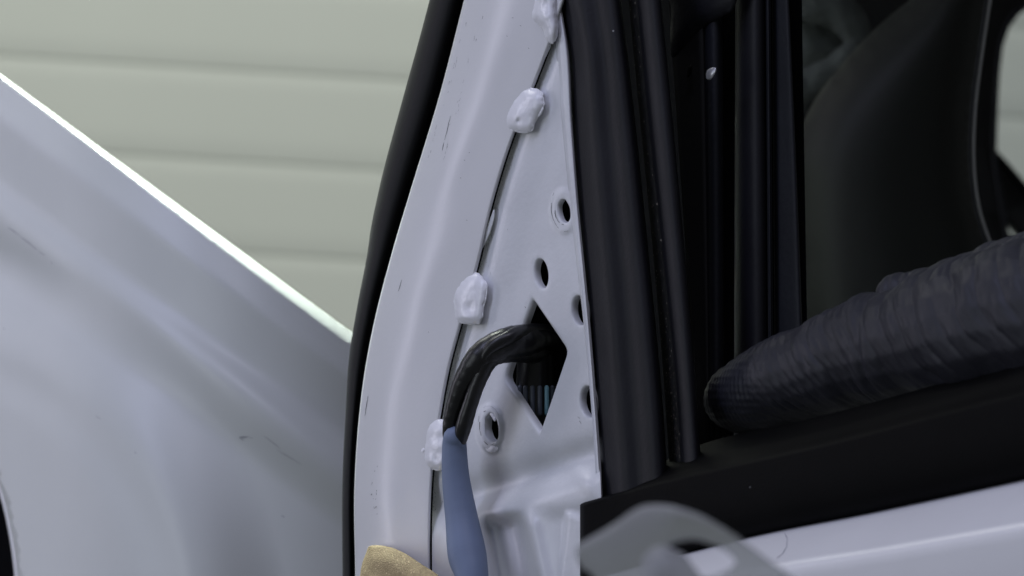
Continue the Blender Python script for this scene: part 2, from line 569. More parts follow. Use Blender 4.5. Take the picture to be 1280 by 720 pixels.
# scuffs on the fender
def marks(name, segs, pl, hf, mat, parent, w=0.8, lift=0.00012, label=None):
    V = []; F = []
    for a, b, ww in segs:
        dx, dy = b[0]-a[0], b[1]-a[1]; L = math.hypot(dx, dy) or 1
        nx, ny = -dy / L * ww * w, dx / L * ww * w
        k = max(1, int(L / 4))
        base = len(V)
        for i in range(k + 1):
            t = i / k
            ta = 0.25 + 0.75 * math.sin(math.pi * min(max(t, 0.08), 0.92)) * random.uniform(0.6, 1.1)
            x, y = a[0] + dx * t, a[1] + dy * t
            jx, jy = random.uniform(-.4, .4) * w, random.uniform(-.4, .4) * w
            for s_ in (-1, 1):
                xx, yy = x + s_ * nx * ta + jx, y + s_ * ny * ta + jy
                V.append(on(pl, xx, yy, hf(xx, yy) + lift))
        for i in range(k):
            F.append((base + 2*i, base + 2*i + 1, base + 2*i + 3, base + 2*i + 2))
    me = mesh(name, V, F); face_camera(me)
    o = link(name, me, mat, parent, label); o['kind'] = 'stuff'
    return o
marks('scuff_mark', [((299, 547), (309, 546), 1.6), ((309, 546), (316, 548), 0.7), ((300, 548), (305, 550), 1.0),
                     ((10, 284), (24, 294), 0.6), ((26, 296), (46, 312), 0.7), ((48, 314), (56, 320), 0.5), ((64, 328), (66, 329), 1.0),
                     ((352, 645), (355, 646), 1.2), ((168, 565), (170, 567), 0.8), ((4, 410), (6, 412), .8),
                     ((120, 520), (126, 524), 0.6), ((330, 545), (350, 560), 0.4), ((345, 562), (376, 580), 0.35)],
      FEND, fender_h, M['scuff'], fender)

# ---- door: outer frame flange
fL = curve_fn([(580, 0), (549, 120), (514, 235), (491, 312), (466, 410), (455, 470), (447, 540), (443, 610), (444, 720)])
fS = curve_fn([(706, 0), (690, 50), (668, 108), (643, 168), (617, 250), (597, 335), (577, 405), (564, 452), (551, 520), (541, 590), (538, 650), (538, 720)])
_us = np.linspace(0, 1, 201)
_sl = np.array([0.95 - 1.05 * sst(0.04, 0.62, u) for u in _us])
_g = np.concatenate([[0], np.cumsum((_sl[1:] + _sl[:-1]) / 2 * 0.005)])
_g -= np.interp(0.4, _us, _g)
def flange_h(u, y):
    # stands back at the seal, a soft ridge a third of the way, then flat to the seam
    h = (fS(y) - fL(y)) * S * float(np.interp(u, _us, _g))
    if u > 0.97: h -= 0.0016 * ((u - 0.97) / 0.03) ** 2
    h += 0.0003 * noise.noise(Vector((u * 3, y * 0.012, 2.0)))
    return h + 0.0048
flange = strip('door_frame', fL, fS, -140, 860, flange_h, DOOR, M['paint'], car, ny=110, nx=44)
flange_at = lambda x, y: flange_h(min(1, max(0, (x - fL(y)) / (fS(y) - fL(y)))), y)
segs = []
for i in range(34):                         # chipped paint along the frame's outer edge
    y = random.uniform(5, 200); x = fL(y) + random.choice([random.uniform(7, 11), random.uniform(24, 30)])
    segs.append(((x, y), (x - random.uniform(0.3, 1.6), y + random.uniform(1.5, 6)), random.uniform(0.15, 0.42)))
for i in range(14):
    y = random.uniform(575, 645); x = random.uniform(464, 472)
    segs.append(((x, y), (x + random.uniform(-1, 1), y + random.uniform(1, 3)), random.uniform(0.3, 0.7)))
for (x, y) in [(640, 22), (633, 45), (650, 32), (580, 200), (583, 275), (535, 415), (660, 60), (575, 222), (586, 190)]:
    segs.append(((x, y), (x + 1.5, y + 0.6), 0.7))
segs += [((502, 350), (498, 364), 0.5), ((460, 495), (456, 520), 0.5), ((563, 145), (556, 175), 0.4), ((555, 178), (553, 188), .5)]
marks('paint_chip', segs, DOOR, flange_at, M['grit'], flange)

# ---- black rubber seal down the front edge
sL = curve_fn([(537, 0), (527, 38), (503, 125), (473, 240), (462, 296), (461, 304), (447, 380), (437, 440), (432, 515), (428, 600), (428, 720)])
sR = curve_fn([(583, 0), (552, 120), (517, 235), (494, 312), (469, 410), (458, 470), (450, 540), (446, 610), (447, 720)])
def seal_h(u, y):
    return -0.022 + 0.012 * math.sqrt(max(0.0, 1 - (2 * u - 1) ** 2)) - 0.006 * u
strip('edge_seal', sL, sR, -140, 860, seal_h, DOOR, M['seal'], car, ny=120, nx=18)

# ---- mirror panel (bare metal corner with its holes)
lipL = curve_fn([(694, 40), (698, 100), (706, 190), (714, 270), (722, 340), (730, 410), (739, 510), (744, 580), (746, 640), (747, 760)])
lipR = curve_fn([(700, 0), (711, 60), (716, 150), (723, 250), (734, 370), (744, 500), (750, 590), (752, 640), (753, 760)])
def ell(cx, cy, rx, ry, tilt, n=36, jag=0.0):
    out = []
    t = math.radians(tilt)
    for i in range(n):
        a = 2 * math.pi * i / n
        j = 1 + jag * noise.noise(Vector((math.cos(a) * 2.2, math.sin(a) * 2.2, cx)))
        x, y = rx * j * math.cos(a), ry * j * math.sin(a)
        out.append((cx + x * math.cos(t) - y * math.sin(t), cy + x * math.sin(t) + y * math.cos(t)))
    return out
def panel_h(px, py):
    h = 0.0
    # rolled back into the seam
    q = px - fS(py)
    h -= 0.0030 * math.exp(-max(q, 0) / 3.5) + 0.0010 * math.exp(-max(q, 0) / 14.0)
    h += 0.0009 * sst(60, 20, q) * sst(0, 20, q)
    # lower stampings
    yc = 624 - (px - 585) * 0.335
    e = py - yc
    h -= 0.0034 * math.exp(-((e + 4) / 20) ** 2)
    h += 0.0040 * sst(-4, 38, e)
    if py > 600:
        low = sst(632, 660, py + (px - 650) * 0.12)
        xr = 655 + (py - 640) * 0.22
        xl = 600 + (py - 640) * 0.18
        tr = sst(xl - 5, xl + 9, px) * (1 - sst(xr - 20, xr + 6, px))
        h -= 0.0060 * tr * low
        h += 0.0022 * math.exp(-((px - xr - 6) / 9) ** 2) * low
        h -= 0.002 * sst(xr + 10, xr + 45, px) * low
        # small raised pad at the right
        pr = sst(702, 707, px + (py - 680) * 0.10) * sst(641, 650, py + (725 - px) * 0.25)
        h += 0.0030 * pr
    # oval press mark by the lip
    a = ((px - 733) * 0.55 + (py - 606) * 0.5); b = (-(px - 733) * 0.7 + (py - 606) * 0.55)
    h += 0.0011 * math.exp(-(b / 8) ** 2 - (a / 20) ** 2)
    # collars of the two screw holes
    for cx, cy, rx, ry, dh in ((705, 264, 17, 30, 0.0007), (612, 535, 16, 31, 0.0012)):
        r = math.hypot((px - cx) / rx, (py - cy) / ry)
        h += dh * (1 - sst(0.86, 1.02, r))
    return h
PB = 0.0006
pplace = lambda x, y: on(DOOR, x, y, PB + panel_h(x, y))
ys = list(np.linspace(48, 860, 60))
outer = [(fS(y) + 2.2, y) for y in ys] + [(min(lipR(y), lipL(y) + 8) if y > 60 else lipL(y) + 6, y) for y in reversed(ys)]
dia = []
dm = [(664.5, 367), (712, 437), (674.5, 547), (627, 474)]
for i in range(4):                           # diamond with rounded corners
    a, b, c = dm[i - 1], dm[i], dm[(i + 1) % 4]
    r = (5, 9, 4, 10)[i]
    ua = Vector(a) - Vector(b); ub = Vector(c) - Vector(b)
    p0 = Vector(b) + ua.normalized() * r; p2 = Vector(b) + ub.normalized() * r
    for k in range(5):
        t = k / 4
        q = p0 * (1-t)**2 + Vector(b) * 2*t*(1-t) + p2 * t*t
        dia.append((q.x, q.y))
dia = dense(dia, 4)
hs = [(ell(704.5, 264, 8.5, 16.5, -7, jag=0.08), (706, 264), 0.0012, 0.12),
      (ell(676, 342, 9.5, 20.5, -7), (678, 342), 0.0016, 0.12),
      (ell(723.5, 388, 10.5, 20.5, -6), (725, 388), 0.0016, 0.12),
      (ell(735, 502, 11.5, 21.5, -6), (737, 502), 0.0016, 0.12),
      (ell(613.5, 535, 10, 20.5, -8, jag=0.12), (616, 536), 0.0018, 0.16),
      (dia, (673, 458), 0.0016, 0.085)]
panel = sheet('mirror_panel', dense(outer, 4), [h[0] for h in hs], 3.6, pplace, M['inner_paint'], car, rims=hs, thick=0,
              label='bare white corner panel with round holes and a diamond opening')
strip('panel_lip', lipL, lipR, -140, 660, lambda u, y: PB + 0.0004 + 0.0016 * sst(0, 0.35, u) - 0.003 * max(0, u - 0.8) / 0.2, DOOR, M['inner_paint'], panel, ny=90, nx=12)

# torn paint collar round the lower screw hole, and chipped rings
def arc_marks(cx, cy, rx, ry, tl, a0, a1, gap, ww):
    out = []
    a = a0
    while a < a1:
        st = random.uniform(8, 22)
        if random.random() > gap:
            t = math.radians(tl)
            pts = []
            for q in (a, min(a + st, a1)):
                q = math.radians(q)
                x, y = rx * math.cos(q), ry * math.sin(q)
                pts.append((cx + x*math.cos(t) - y*math.sin(t), cy + x*math.sin(t) + y*math.cos(t)))
            out.append((pts[0], pts[1], ww * random.uniform(0.5, 1.2)))
        a += st
    return out
segs = arc_marks(704, 262, 15, 28, -7, 125, 265, 0.12, 0.55) + arc_marks(704, 262, 15, 28, -7, 60, 125, 0.6, 0.4)
segs += arc_marks(703, 264, 9.5, 17, -7, 90, 200, 0.35, 0.9)
segs += arc_marks(611, 535, 11.5, 22, -8, 110, 265, 0.2, 1.0) + arc_marks(613, 535, 15, 28, -8, 200, 330, 0.6, 0.35)
segs += [((724, 526), (726, 529), 0.6), ((656, 383), (657, 385), 0.8), ((722, 521), (725, 523), .5), ((614, 556), (618, 554), 0.5)]
marks('paint_chip', segs, DOOR, lambda x, y: PB + panel_h(x, y), M['chip'], panel)
segs = []
rg = random.Random(11)
for i in range(420):                       # grime along the open seam
    y = rg.uniform(60, 640); q = 2.4 + rg.expovariate(1 / 2.6)
    if 108 < y < 166 or 342 < y < 404: continue
    x = fS(y) + q
    segs.append(((x, y), (x + rg.uniform(-.5, .3), y + rg.uniform(0.6, 2.6)), rg.uniform(0.12, 0.42)))
marks('seam_grime', segs, DOOR, lambda x, y: PB + panel_h(x, y), M['chip'], panel, lift=0.0002)
col = spline([(608, 513), (603, 520), (601, 533), (603, 545), (608, 556), (613, 560), (616, 556), (611, 549), (606, 535), (607, 523), (611, 517)], 4)
pillow('torn_collar', [(609, 511), (603, 518), (600, 532), (602, 546), (607, 557), (612, 555), (608, 547), (606, 534), (607, 522), (612, 516)],
       0.0011, 3, PB + 0.0010, DOOR, M['sealant'], panel, step=1.5, wob=0.0006, seed=3)
pillow('torn_collar', [(607, 558), (615, 555), (622, 559), (621, 564), (613, 566), (608, 563)], 0.0010, 3, PB + 0.0009, DOOR, M['sealant'], panel, step=1.5, wob=0.0004, seed=8)
pillow('torn_collar', [(612, 513), (616, 516), (620, 524), (618, 527), (615, 522), (611, 516)], 0.0008, 2, PB + 0.0008, DOOR, M['sealant'], panel, step=1.5, wob=0.0003, seed=9)
pillow('dust_speck', [(663, 594), (665, 593.5), (666, 595), (664.5, 596.5)], 0.0003, 1, PB + panel_h(664, 595) , DOOR, M['dust'], panel, step=1)

# black plate standing in for the shade inside the door
V = []; F = []
def boxpx(corners, d0, d1, pl):
    b = len(V)
    for d in (d0, d1):
        for x, y in corners: V.append(on(pl, x, y, d))
    n = len(corners)
    F.append(tuple(b + i for i in range(n))); F.append(tuple(b + n + i for i in reversed(range(n))))
    for i in range(n):
        j = (i + 1) % n
        F.append((b + j, b + i, b + n + i, b + n + j))
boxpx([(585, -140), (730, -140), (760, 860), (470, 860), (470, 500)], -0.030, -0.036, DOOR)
me = mesh('door_shade_plate', V, F); fix(me, 1e-8); link('door_shade_plate', me, M['cavity'], car, smooth=False)

# seam sealer lumps and folds
def fb(x, y): return 0.0030
blob = lambda pts, h, edge, seed, lab=None, base=0.0040, wob=0.00022, step=1.6, extra=None: pillow('sealant_blob', pts, h, edge, base, DOOR, M['sealant'], car, step=step, wob=wob, seed=seed, label=lab, extra=extra, back=0.007, jit=0.55)
film = lambda pts, seed, parent: pillow('sealant_film', pts, 0.0005, 2.0, 0.0040, DOOR, M['sealant'], parent, step=2, wob=0.0003, seed=seed, back=0.006, jit=0.8)
def grow(pts, g, seed):
    cx = sum(p[0] for p in pts)/len(pts); cy = sum(p[1] for p in pts)/len(pts)
    rnd = random.Random(seed)
    return [(p[0] + (p[0]-cx)/math.hypot(p[0]-cx, p[1]-cy) * (g + rnd.uniform(-.8, .8)), p[1] + (p[1]-cy)/math.hypot(p[0]-cx, p[1]-cy) * (g + rnd.uniform(-.8, .8))) for p in pts]
b_top = [(672, -40), (668, 0), (664, 22), (670, 29), (678, 37), (682, 48), (690, 55), (696, 47), (698, 33), (695, 8), (694, -40)]
b1 = [(663, 111), (674, 114), (679, 123), (678, 136), (670, 150), (663, 164), (645, 164), (634, 159), (633, 145), (638, 132), (648, 119), (656, 112)]
b2 = [(596, 343), (605, 350), (608, 361), (605, 380), (601, 401), (594, 405), (573, 402), (568, 390), (568, 366), (575, 355), (585, 346)]
b3 = [(552, 525), (541, 526), (534, 535), (531, 553), (529, 566), (531, 580), (540, 586), (554, 586), (562, 570), (562, 535)]
o = blob(b_top, 0.0042, 14, 1.3, 'ragged sealant lump at the top of the seam', wob=0.0007)
o = blob(b1, 0.0023, 12, 2.1, 'oval sealant lump near the top of the seam',
         extra=lambda x, y: -0.0009 * math.exp(-(((x-648)/1.8)**2 + ((y-151)/2.4)**2)) + 0.0005 * sst(152, 138, y + 0.35*(x-655)))
film(grow(b1, 1.5, 1), 5.1, o)
o = blob(b2, 0.0021, 11, 4.7, 'squarish sealant lump halfway down the seam',
         extra=lambda x, y: 0.0007 * math.exp(-(((x-582)/8)**2 + ((y-397)/3)**2)) - 0.0006 * math.exp(-(((x-587)/6)**2 + ((y-384)/6)**2)))
film(grow(b2, 1.5, 2), 6.1, o)
o = blob(b3, 0.0026, 11, 7.9, 'sealant lump beside the blue cable',
         extra=lambda x, y: 0.00018 * math.sin(y * 0.33) - 0.001 * math.exp(-(((x-545)/4)**2 + ((y-575)/6)**2)))
film(grow(b3, 1.2, 3), 7.1, o)
pillow('sealant_drip', [(526, 561), (530, 560), (531, 563), (528, 566), (525, 564)], 0.001, 2, 0.0046, DOOR, M['sealant'], o, step=1)
pillow('seam_fold', [(683, 48), (689, 55), (685, 66), (677, 81), (670, 90), (668, 88), (675, 72)], 0.0016, 3, 0.0024, DOOR, M['inner_paint'], car, step=1.6)
pillow('seam_fold', [(617, 262), (618, 272), (613, 290), (606, 306), (602, 311), (604, 300), (609, 284)], 0.0016, 3, 0.0024, DOOR, M['inner_paint'], car, step=1.6)

# ---- black rubbers of the window opening
def rounded(depth, k=2.0, lift=0.0):
    return lambda u, y: lift + depth * (math.pow(max(0.0, 1 - abs(2*u - 1) ** k), 1 / k) - 1)
cR = curve_fn([(776, 0), (786, 80), (796, 170), (808, 290), (819, 400), (828, 500), (834, 590), (838, 660)])
def chan_h(u, y):
    h = 0.003 - 0.012 * (1 - math.pow(max(0, 1 - abs(2*u - 1) ** 3), 1/3))
    h += 0.0026 * math.exp(-((u - 0.32) / 0.17) ** 2) - 0.0008 * math.exp(-((u - 0.62) / 0.10) ** 2)
    return h
strip('window_rubber', curve_fn([(697, 0), (709, 60), (714, 150), (721, 250), (732, 370), (742, 500), (749, 590), (752, 660)]), cR, -140, 660, chan_h, DOOR, M['rubber'], car, ny=80, nx=36)
d2L = curve_fn([(786, 0), (797, 120), (810, 250), (822, 380), (830, 480), (836, 570), (840, 640)])
d2M = curve_fn([(795, 0), (806, 120), (820, 250), (834, 380), (844, 480), (850, 570), (853, 640)])
d2R = curve_fn([(826, 0), (838, 120), (850, 250), (861, 370), (869, 470), (876, 570), (880, 640)])
strip('flocked_lip', d2L, d2M, -140, 640, lambda u, y: -0.012 + 0.006 * u, DOOR, M['flock'], car, ny=60, nx=8)
strip('window_channel', d2M, d2R, -140, 640, lambda u, y: -0.006 + 0.006 * (math.sqrt(max(0, 1 - (2*u - 1) ** 2)) - 0.5), DOOR, M['rubber'], car, ny=60, nx=20,
      label='narrow rubber strip with dusty flocked edge')
segs = []
rg = random.Random(23)
for i in range(150):                       # pale dust caught along the flocked edge
    y = min(572, 572 - rg.expovariate(1 / 70)); u = min(0.98, abs(rg.gauss(0.62, 0.24)))
    if y < 60: continue
    x = d2L(y) + (d2M(y) - d2L(y)) * u
    segs.append(((x, y), (x + rg.uniform(-.6, .9), y + rg.uniform(0.6, 3.0)), rg.uniform(0.2, 0.55)))
marks('dust_speck', segs, DOOR, lambda x, y: -0.012 + 0.006 * min(1, max(0, (x - d2L(y)) / (d2M(y) - d2L(y)))), M['brown'], car, lift=0.0004)
# inner side of the window frame, strip by strip going into the car
strip('frame_trim', curve_fn([(836, 0), (876, 600)]), curve_fn([(877, 0), (879, 100), (886, 600)]), -140, 640, lambda u, y: -0.030, DOOR, M['seal'], car, nx=6)
strip('frame_trim', curve_fn([(872, 0), (876, 600)]), curve_fn([(905, 0), (906, 600)]), -140, 640, rounded(0.010, 2, -0.030), DOOR, M['bluish'], car, nx=18)
strip('frame_trim', curve_fn([(903, 0), (905, 600)]), curve_fn([(922, 0), (920, 600)]), -140, 640, lambda u, y: -0.046, DOOR, M['cavity'], car, nx=6)
strip('frame_trim', curve_fn([(919, 0), (917, 600)]), curve_fn([(957, 0), (962, 600)]), -140, 640, rounded(0.008, 2, -0.036), DOOR, M['rubber'], car, nx=18)
strip('frame_trim', curve_fn([(955, 0), (960, 600)]), curve_fn([(964, 0), (968, 600)]), -140, 640, rounded(0.006, 2, -0.040), DOOR, M['bluish'], car, nx=12)
strip('frame_trim', curve_fn([(965, 0), (969, 600)]), curve_fn([(987, 0), (996, 200), (1010, 600)]), -140, 640, rounded(0.008, 6, -0.044), DOOR, M['bluish'], car, nx=16,
      label='wide flat bluish black strip nearest the interior')
pillow('corner_cap', [(832, -30), (838, 8), (838, 60), (842, 72), (856, 58), (876, 36), (905, 20), (918, 8), (920, -30)], 0.003, 6, -0.030, DOOR, M['rubber'], car, step=4)
pillow('glint_clip', [(884, 88), (893, 84), (895, 89), (889, 99), (883, 98)], 0.0012, 3, -0.018, DOOR, M['steel'], car, step=1.5)  # bright glint put in as a small pale clip
pillow('frame_clip', [(860, 84), (865, 82), (864, 93), (859, 96)], 0.001, 3, -0.026, DOOR, M['plastic'], car, step=2)

V = []; F = []
boxpx([(842, -140), (1000, -140), (1012, 600), (872, 600)], -0.052, -0.060, DOOR)  # added behind the strips to block light leaking between them
me = mesh('frame_light_block', V, F); fix(me, 1e-8); link('frame_light_block', me, M['cavity'], car, smooth=False)

# ---- belt moulding under the window
bf = fn_of_x([(720, 632), (817, 605), (930, 579), (1050, 551), (1160, 522), (1280, 491), (1420, 455)])
bb = fn_of_x([(790, 597), (875, 556), (992, 529), (1130, 492), (1280, 449), (1420, 405)])
bl = fn_of_x([(720, 732), (880, 689), (927, 677), (1090, 644), (1280, 603), (1420, 572)])
V = []; F = []
NX = 120
cols = 22
for i in range(NX + 1):
    x = 725 + (1420 - 725) * i / NX
    y_f, y_l = bf(x), bl(x)
    y_b = y_f - 7 + (bb(x) - (y_f - 7)) * sst(783, 806, x)
    row = []
    dz = y_f - y_b
    for k in range(9):                                   # ledge from the glass to the front edge
        t = k / 8
        y = y_b + dz * t * 0.93
        h = -0.016 + 0.017 * t + 0.0014 * math.exp(-((t - 0.97) / 0.06) ** 2) - 0.0012 * math.exp(-((t - 0.8) / 0.08) ** 2)
        row.append((x, y, h))
    for k in range(1, 5):                                # rolled front edge
        a = k / 4
        row.append((x, y_b + dz * 0.93 + (dz * 0.07 + 4) * a, 0.0022 + 0.0022 * math.sin(a * math.pi / 2)))
    for k in range(1, 9):
        t = k / 8
        y = y_f + 4 + (y_l - y_f - 4) * t
        row.append((x, y, 0.0044 + 0.0025 * math.sin(t * math.pi) - 0.0035 * max(0, t - 0.85) / 0.15))
    row.append((x, y_l + 1, -0.010))
    row.append((x, y_l + 1, -0.018))
    row = [(a, b, c + 0.006 * sst(-0.02, 0.0, c)) for a, b, c in row]
    for j, (xx, yy, h) in enumerate(row):
        e = max(0.0, 1 - (x - 725) / 7.0)
        V.append(on(DOOR, xx, yy, h - 0.005 * (1 - math.sqrt(max(0, 1 - e * e)))))
    n = len(row)
for i in range(NX):
    for j in range(n - 1):
        F.append((i*n + j, i*n + j + 1, (i+1)*n + j + 1, (i+1)*n + j))
b0 = len(V)
for j in range(n): V.append(V[j] + Vector((0.001, 0.012, 0)))
for j in range(n - 1): F.append((j + 1, j, b0 + j, b0 + j + 1))
me = mesh('belt_moulding', V, F); face_camera(me)
link('belt_moulding', me, M['plastic'], car, 'black moulding along the bottom of the window')

# ---- white door skin under the moulding
b2f = fn_of_x([(720, 765), (880, 727), (985, 706), (1090, 690), (1200, 671), (1280, 657), (1420, 632)])
V = []; F = []
n = 26
for i in range(61):
    x = 735 + (1420 - 735) * i / 60
    a, b = bl(x) - 4, b2f(x)
    for j in range(n):
        t = j / (n - 1)
        if t < 0.5:
            q = t / 0.5; y = a + (b - a) * q
            h = 0.0075 + 0.030 * q ** 0.9
        else:
            q = (t - 0.5) / 0.5; y = b + 150 * q
            h = 0.0375 + 0.0012 * math.sin(q * 3) - 0.0015 * q
        V.append(on(DOOR, x, y, h))
for i in range(60):
    for j in range(n - 1):
        F.append((i*n + j, i*n + j + 1, (i+1)*n + j + 1, (i+1)*n + j))
me = mesh('door_skin', V, F); face_camera(me)
skin = link('door_skin', me, M['paint'], car, 'white painted skin of the door below the black moulding'); solid(skin, 0.001)
sk_h = lambda x, y: 0.0075 + 0.030 * min(1, max(0, (y - bl(x) + 4) / (b2f(x) - bl(x) + 4))) ** 0.9
marks('skin_seam', [((981, 666), (984, 674), 0.8), ((984, 674), (983, 684), 0.8), ((983, 684), (977, 693), 0.7), ((977, 693), (970, 698), .5)], DOOR, sk_h, M['scuff'], skin, w=0.7, lift=0.0004)

# ---- cabin seen through the window opening
CAB = (0.33, -0.15, 0.0)
po = [(990, 200), (1010, 140), (1040, 95), (1076, 54), (1110, 22), (1142, -4), (1180, -40), (1240, -60), (1238, 0), (1229, 60), (1219, 130), (1216, 200), (1222, 255), (1240, 310), (1262, 360), (1290, 440), (1200, 560), (1020, 560), (1000, 420), (992, 300)]
pl_o = pillow('interior_panel', po, 0.020, 50, 0.0, CAB, M['trim'], car, step=9, per=5, dome=0.5, back=0.02, label='smooth dark curved panel inside the car behind the gloved hand')
ed = [(1248, -60), (1238, 0), (1229, 60), (1220, 130), (1217.5, 200), (1224, 258), (1240, 308), (1262, 360)]
tube('panel_edge', [(on(CAB, x, y, 0.010), 1.7 * S * 1.25) for x, y in ed], M['edge'], pl_o, seg=10)
tube('panel_edge', [(on(CAB, x - 5, y, 0.020), 1.5 * S * 1.25) for x, y in ed], M['bluish'], pl_o, seg=10)

# far side of the cabin with its window
FAR = (0.85, 0.0, 0.0)
win = [(1500, -30), (1330, -8), (1290, 6), (1274, 18), (1262, 34), (1254, 58), (1250, 90), (1247.5, 135), (1246, 188), (1262, 205), (1300, 250), (1500, 480)]
tri = [(1254, 268), (1268, 282), (1300, 318), (1272, 300), (1262, 292)]
far = sheet('far_door', dense([(640, -420), (1640, -420), (1640, 1000), (640, 1000)], 40), [dense(win, 12), dense(tri, 6)], 40, lambda x, y: on(FAR, x, y), M['seal'], car, thick=0.03)
V = [on(FAR, x, y, -0.02) for x, y in [(1230, -50), (1520, -50), (1520, 500), (1230, 500)]]
V += [v + Vector((0, 0.004, 0)) for v in V]
me = mesh('window_pane', V, [(0,1,2,3), (7,6,5,4), (0,4,5,1), (1,5,6,2), (2,6,7,3), (3,7,4,0)])
link('window_pane', me, M['glass'], far, smooth=False)
wl = [(1500, -34), (1330, -12), (1290, 2), (1272, 14), (1259, 32), (1251, 57), (1247, 90), (1244.5, 135), (1243, 188), (1248, 230), (1256, 280), (1262, 330)]
tube('window_seal', [(on(FAR, x, y, 0.006), 3.2 * S * 1.7) for x, y in wl], M['bluish'], far, seg=10)
tube('frame_bar', [(on(FAR, x, y, 0.004), 4 * S * 1.7) for x, y in [(1240, 190), (1265, 222), (1300, 264), (1500, 500)]], M['plastic'], far, seg=10)
# unseen cover over the cabin, placed to block the lamps
V = []; F = []
for i in range(9):
    t = i / 8
    x = -0.07 + 0.82 * t; z = 0.26 + 0.02 * math.sin(t * math.pi)
    y0 = max(-0.6, -1.15 * x - 0.01)
    V += [(x, y0, z), (x, 0.86, z), (x, y0, z + 0.012), (x, 0.86, z + 0.012)]
for i in range(8):
    a = 4 * i
    F += [(a, a+1, a+5, a+4), (a+2, a+6, a+7, a+3), (a, a+4, a+6, a+2), (a+1, a+3, a+7, a+5)]
F += [(0, 2, 3, 1), (32, 33, 35, 34)]
me = mesh('shade_roof', V, F); fix(me, 1e-8); link('shade_roof', me, M['paint'], car)

# ================================================================== dark cloth in the cabin
def organic(chains, voxel, smooth_it, disp):
    V = []; F = []
    for ch in chains:
        v, f = tube_geo(ch, 7, 20)
        b = len(V); V += v; F += [tuple(b + i for i in t) for t in f]
    me = mesh('tmp', V, F); fix(me, 1e-8)
    o = bpy.data.objects.new('tmp', me); C.objects.link(o)
    r = o.modifiers.new('r', 'REMESH'); r.mode = 'VOXEL'; r.voxel_size = voxel
    s = o.modifiers.new('s', 'SMOOTH'); s.factor = 0.5; s.iterations = smooth_it
    m2 = evaluated(o)
    bpy.data.objects.remove(o, do_unlink=True)
    no = [v.normal.copy() for v in m2.vertices]
    for v, nn in zip(m2.vertices, no):
        v.co = v.co + nn * disp(v.co, nn)
    m2.materials.clear()
    return m2
CL = (0.50, -0.15, 0.0)
c3 = lambda x, y, r, h=0.0: (on(CL, x, y, h), r * S * 1.4)
cl_me = organic([[c3(975, 5, 22), c3(1020, 4, 26), c3(1055, 20, 22), c3(1074, 52, 16), c3(1066, 90, 16)],
                 [c3(980, 112, 20, .012), c3(1010, 106, 20, .012), c3(1040, 92, 20, .012), c3(1068, 66, 17, .010)],
                 [c3(985, 60, 38, -.02), c3(1020, 55, 42, -.02), c3(1050, 70, 30, -.02)],
                 [c3(960, 30, 40, -.02), c3(975, 120, 36, -.02)]], 0.0012, 6,
                lambda p, nn: 0.0012 * noise.noise(p * 160) + 0.0006 * noise.noise(p * 500))
o = link('crumpled_cloth', cl_me, M['cloth'])
o['label'] = 'dark crumpled cloth inside the car beside the window frame'; o['category'] = 'cloth'

# ================================================================== the gloved hand
HD = (0.034, -1.15, 0.10)
g3 = lambda x, y, r, h=0.0: (on(HD, x, y, h), r * S * 0.97)
chains = [
    [g3(923, 498, 44), g3(950, 488, 52), g3(985, 475, 57), g3(1040, 456, 61), g3(1095, 442, 66), g3(1150, 428, 75), g3(1220, 410, 88), g3(1330, 390, 92)],
    [g3(1128, 372, 24, -.012), g3(1165, 358, 27, -.012), g3(1205, 350, 29, -.012), g3(1250, 338, 36, -.012), g3(1310, 335, 48, -.010), g3(1390, 360, 60, -.008)],
    [g3(985, 540, 36, -.016), g3(1030, 520, 46, -.016), g3(1100, 500, 52, -.016), g3(1180, 480, 58, -.014), g3(1330, 440, 70, -.010)],
    [g3(1060, 560, 34, -.034), g3(1100, 540, 44, -.034), g3(1170, 515, 50, -.032), g3(1340, 460, 66, -.026)],
    [g3(1130, 575, 30, -.050), g3(1170, 555, 38, -.050), g3(1230, 530, 44, -.046), g3(1350, 480, 60, -.036)],
    [g3(1290, 400, 95, -.004), g3(1360, 400, 100, -.008), g3(1460, 400, 96, -.012), g3(1560, 390, 84, -.014), g3(1800, 350, 100, -.02)],
    [g3(1300, 430, 80, -.03), g3(1380, 430, 85, -.03), g3(1470, 410, 80, -.022)],
]
fdir = (on(HD, 1150, 428) - on(HD, 914, 503)).normalized()
org = on(HD, 900, 505)
upv = Vector((0, 0, 1))
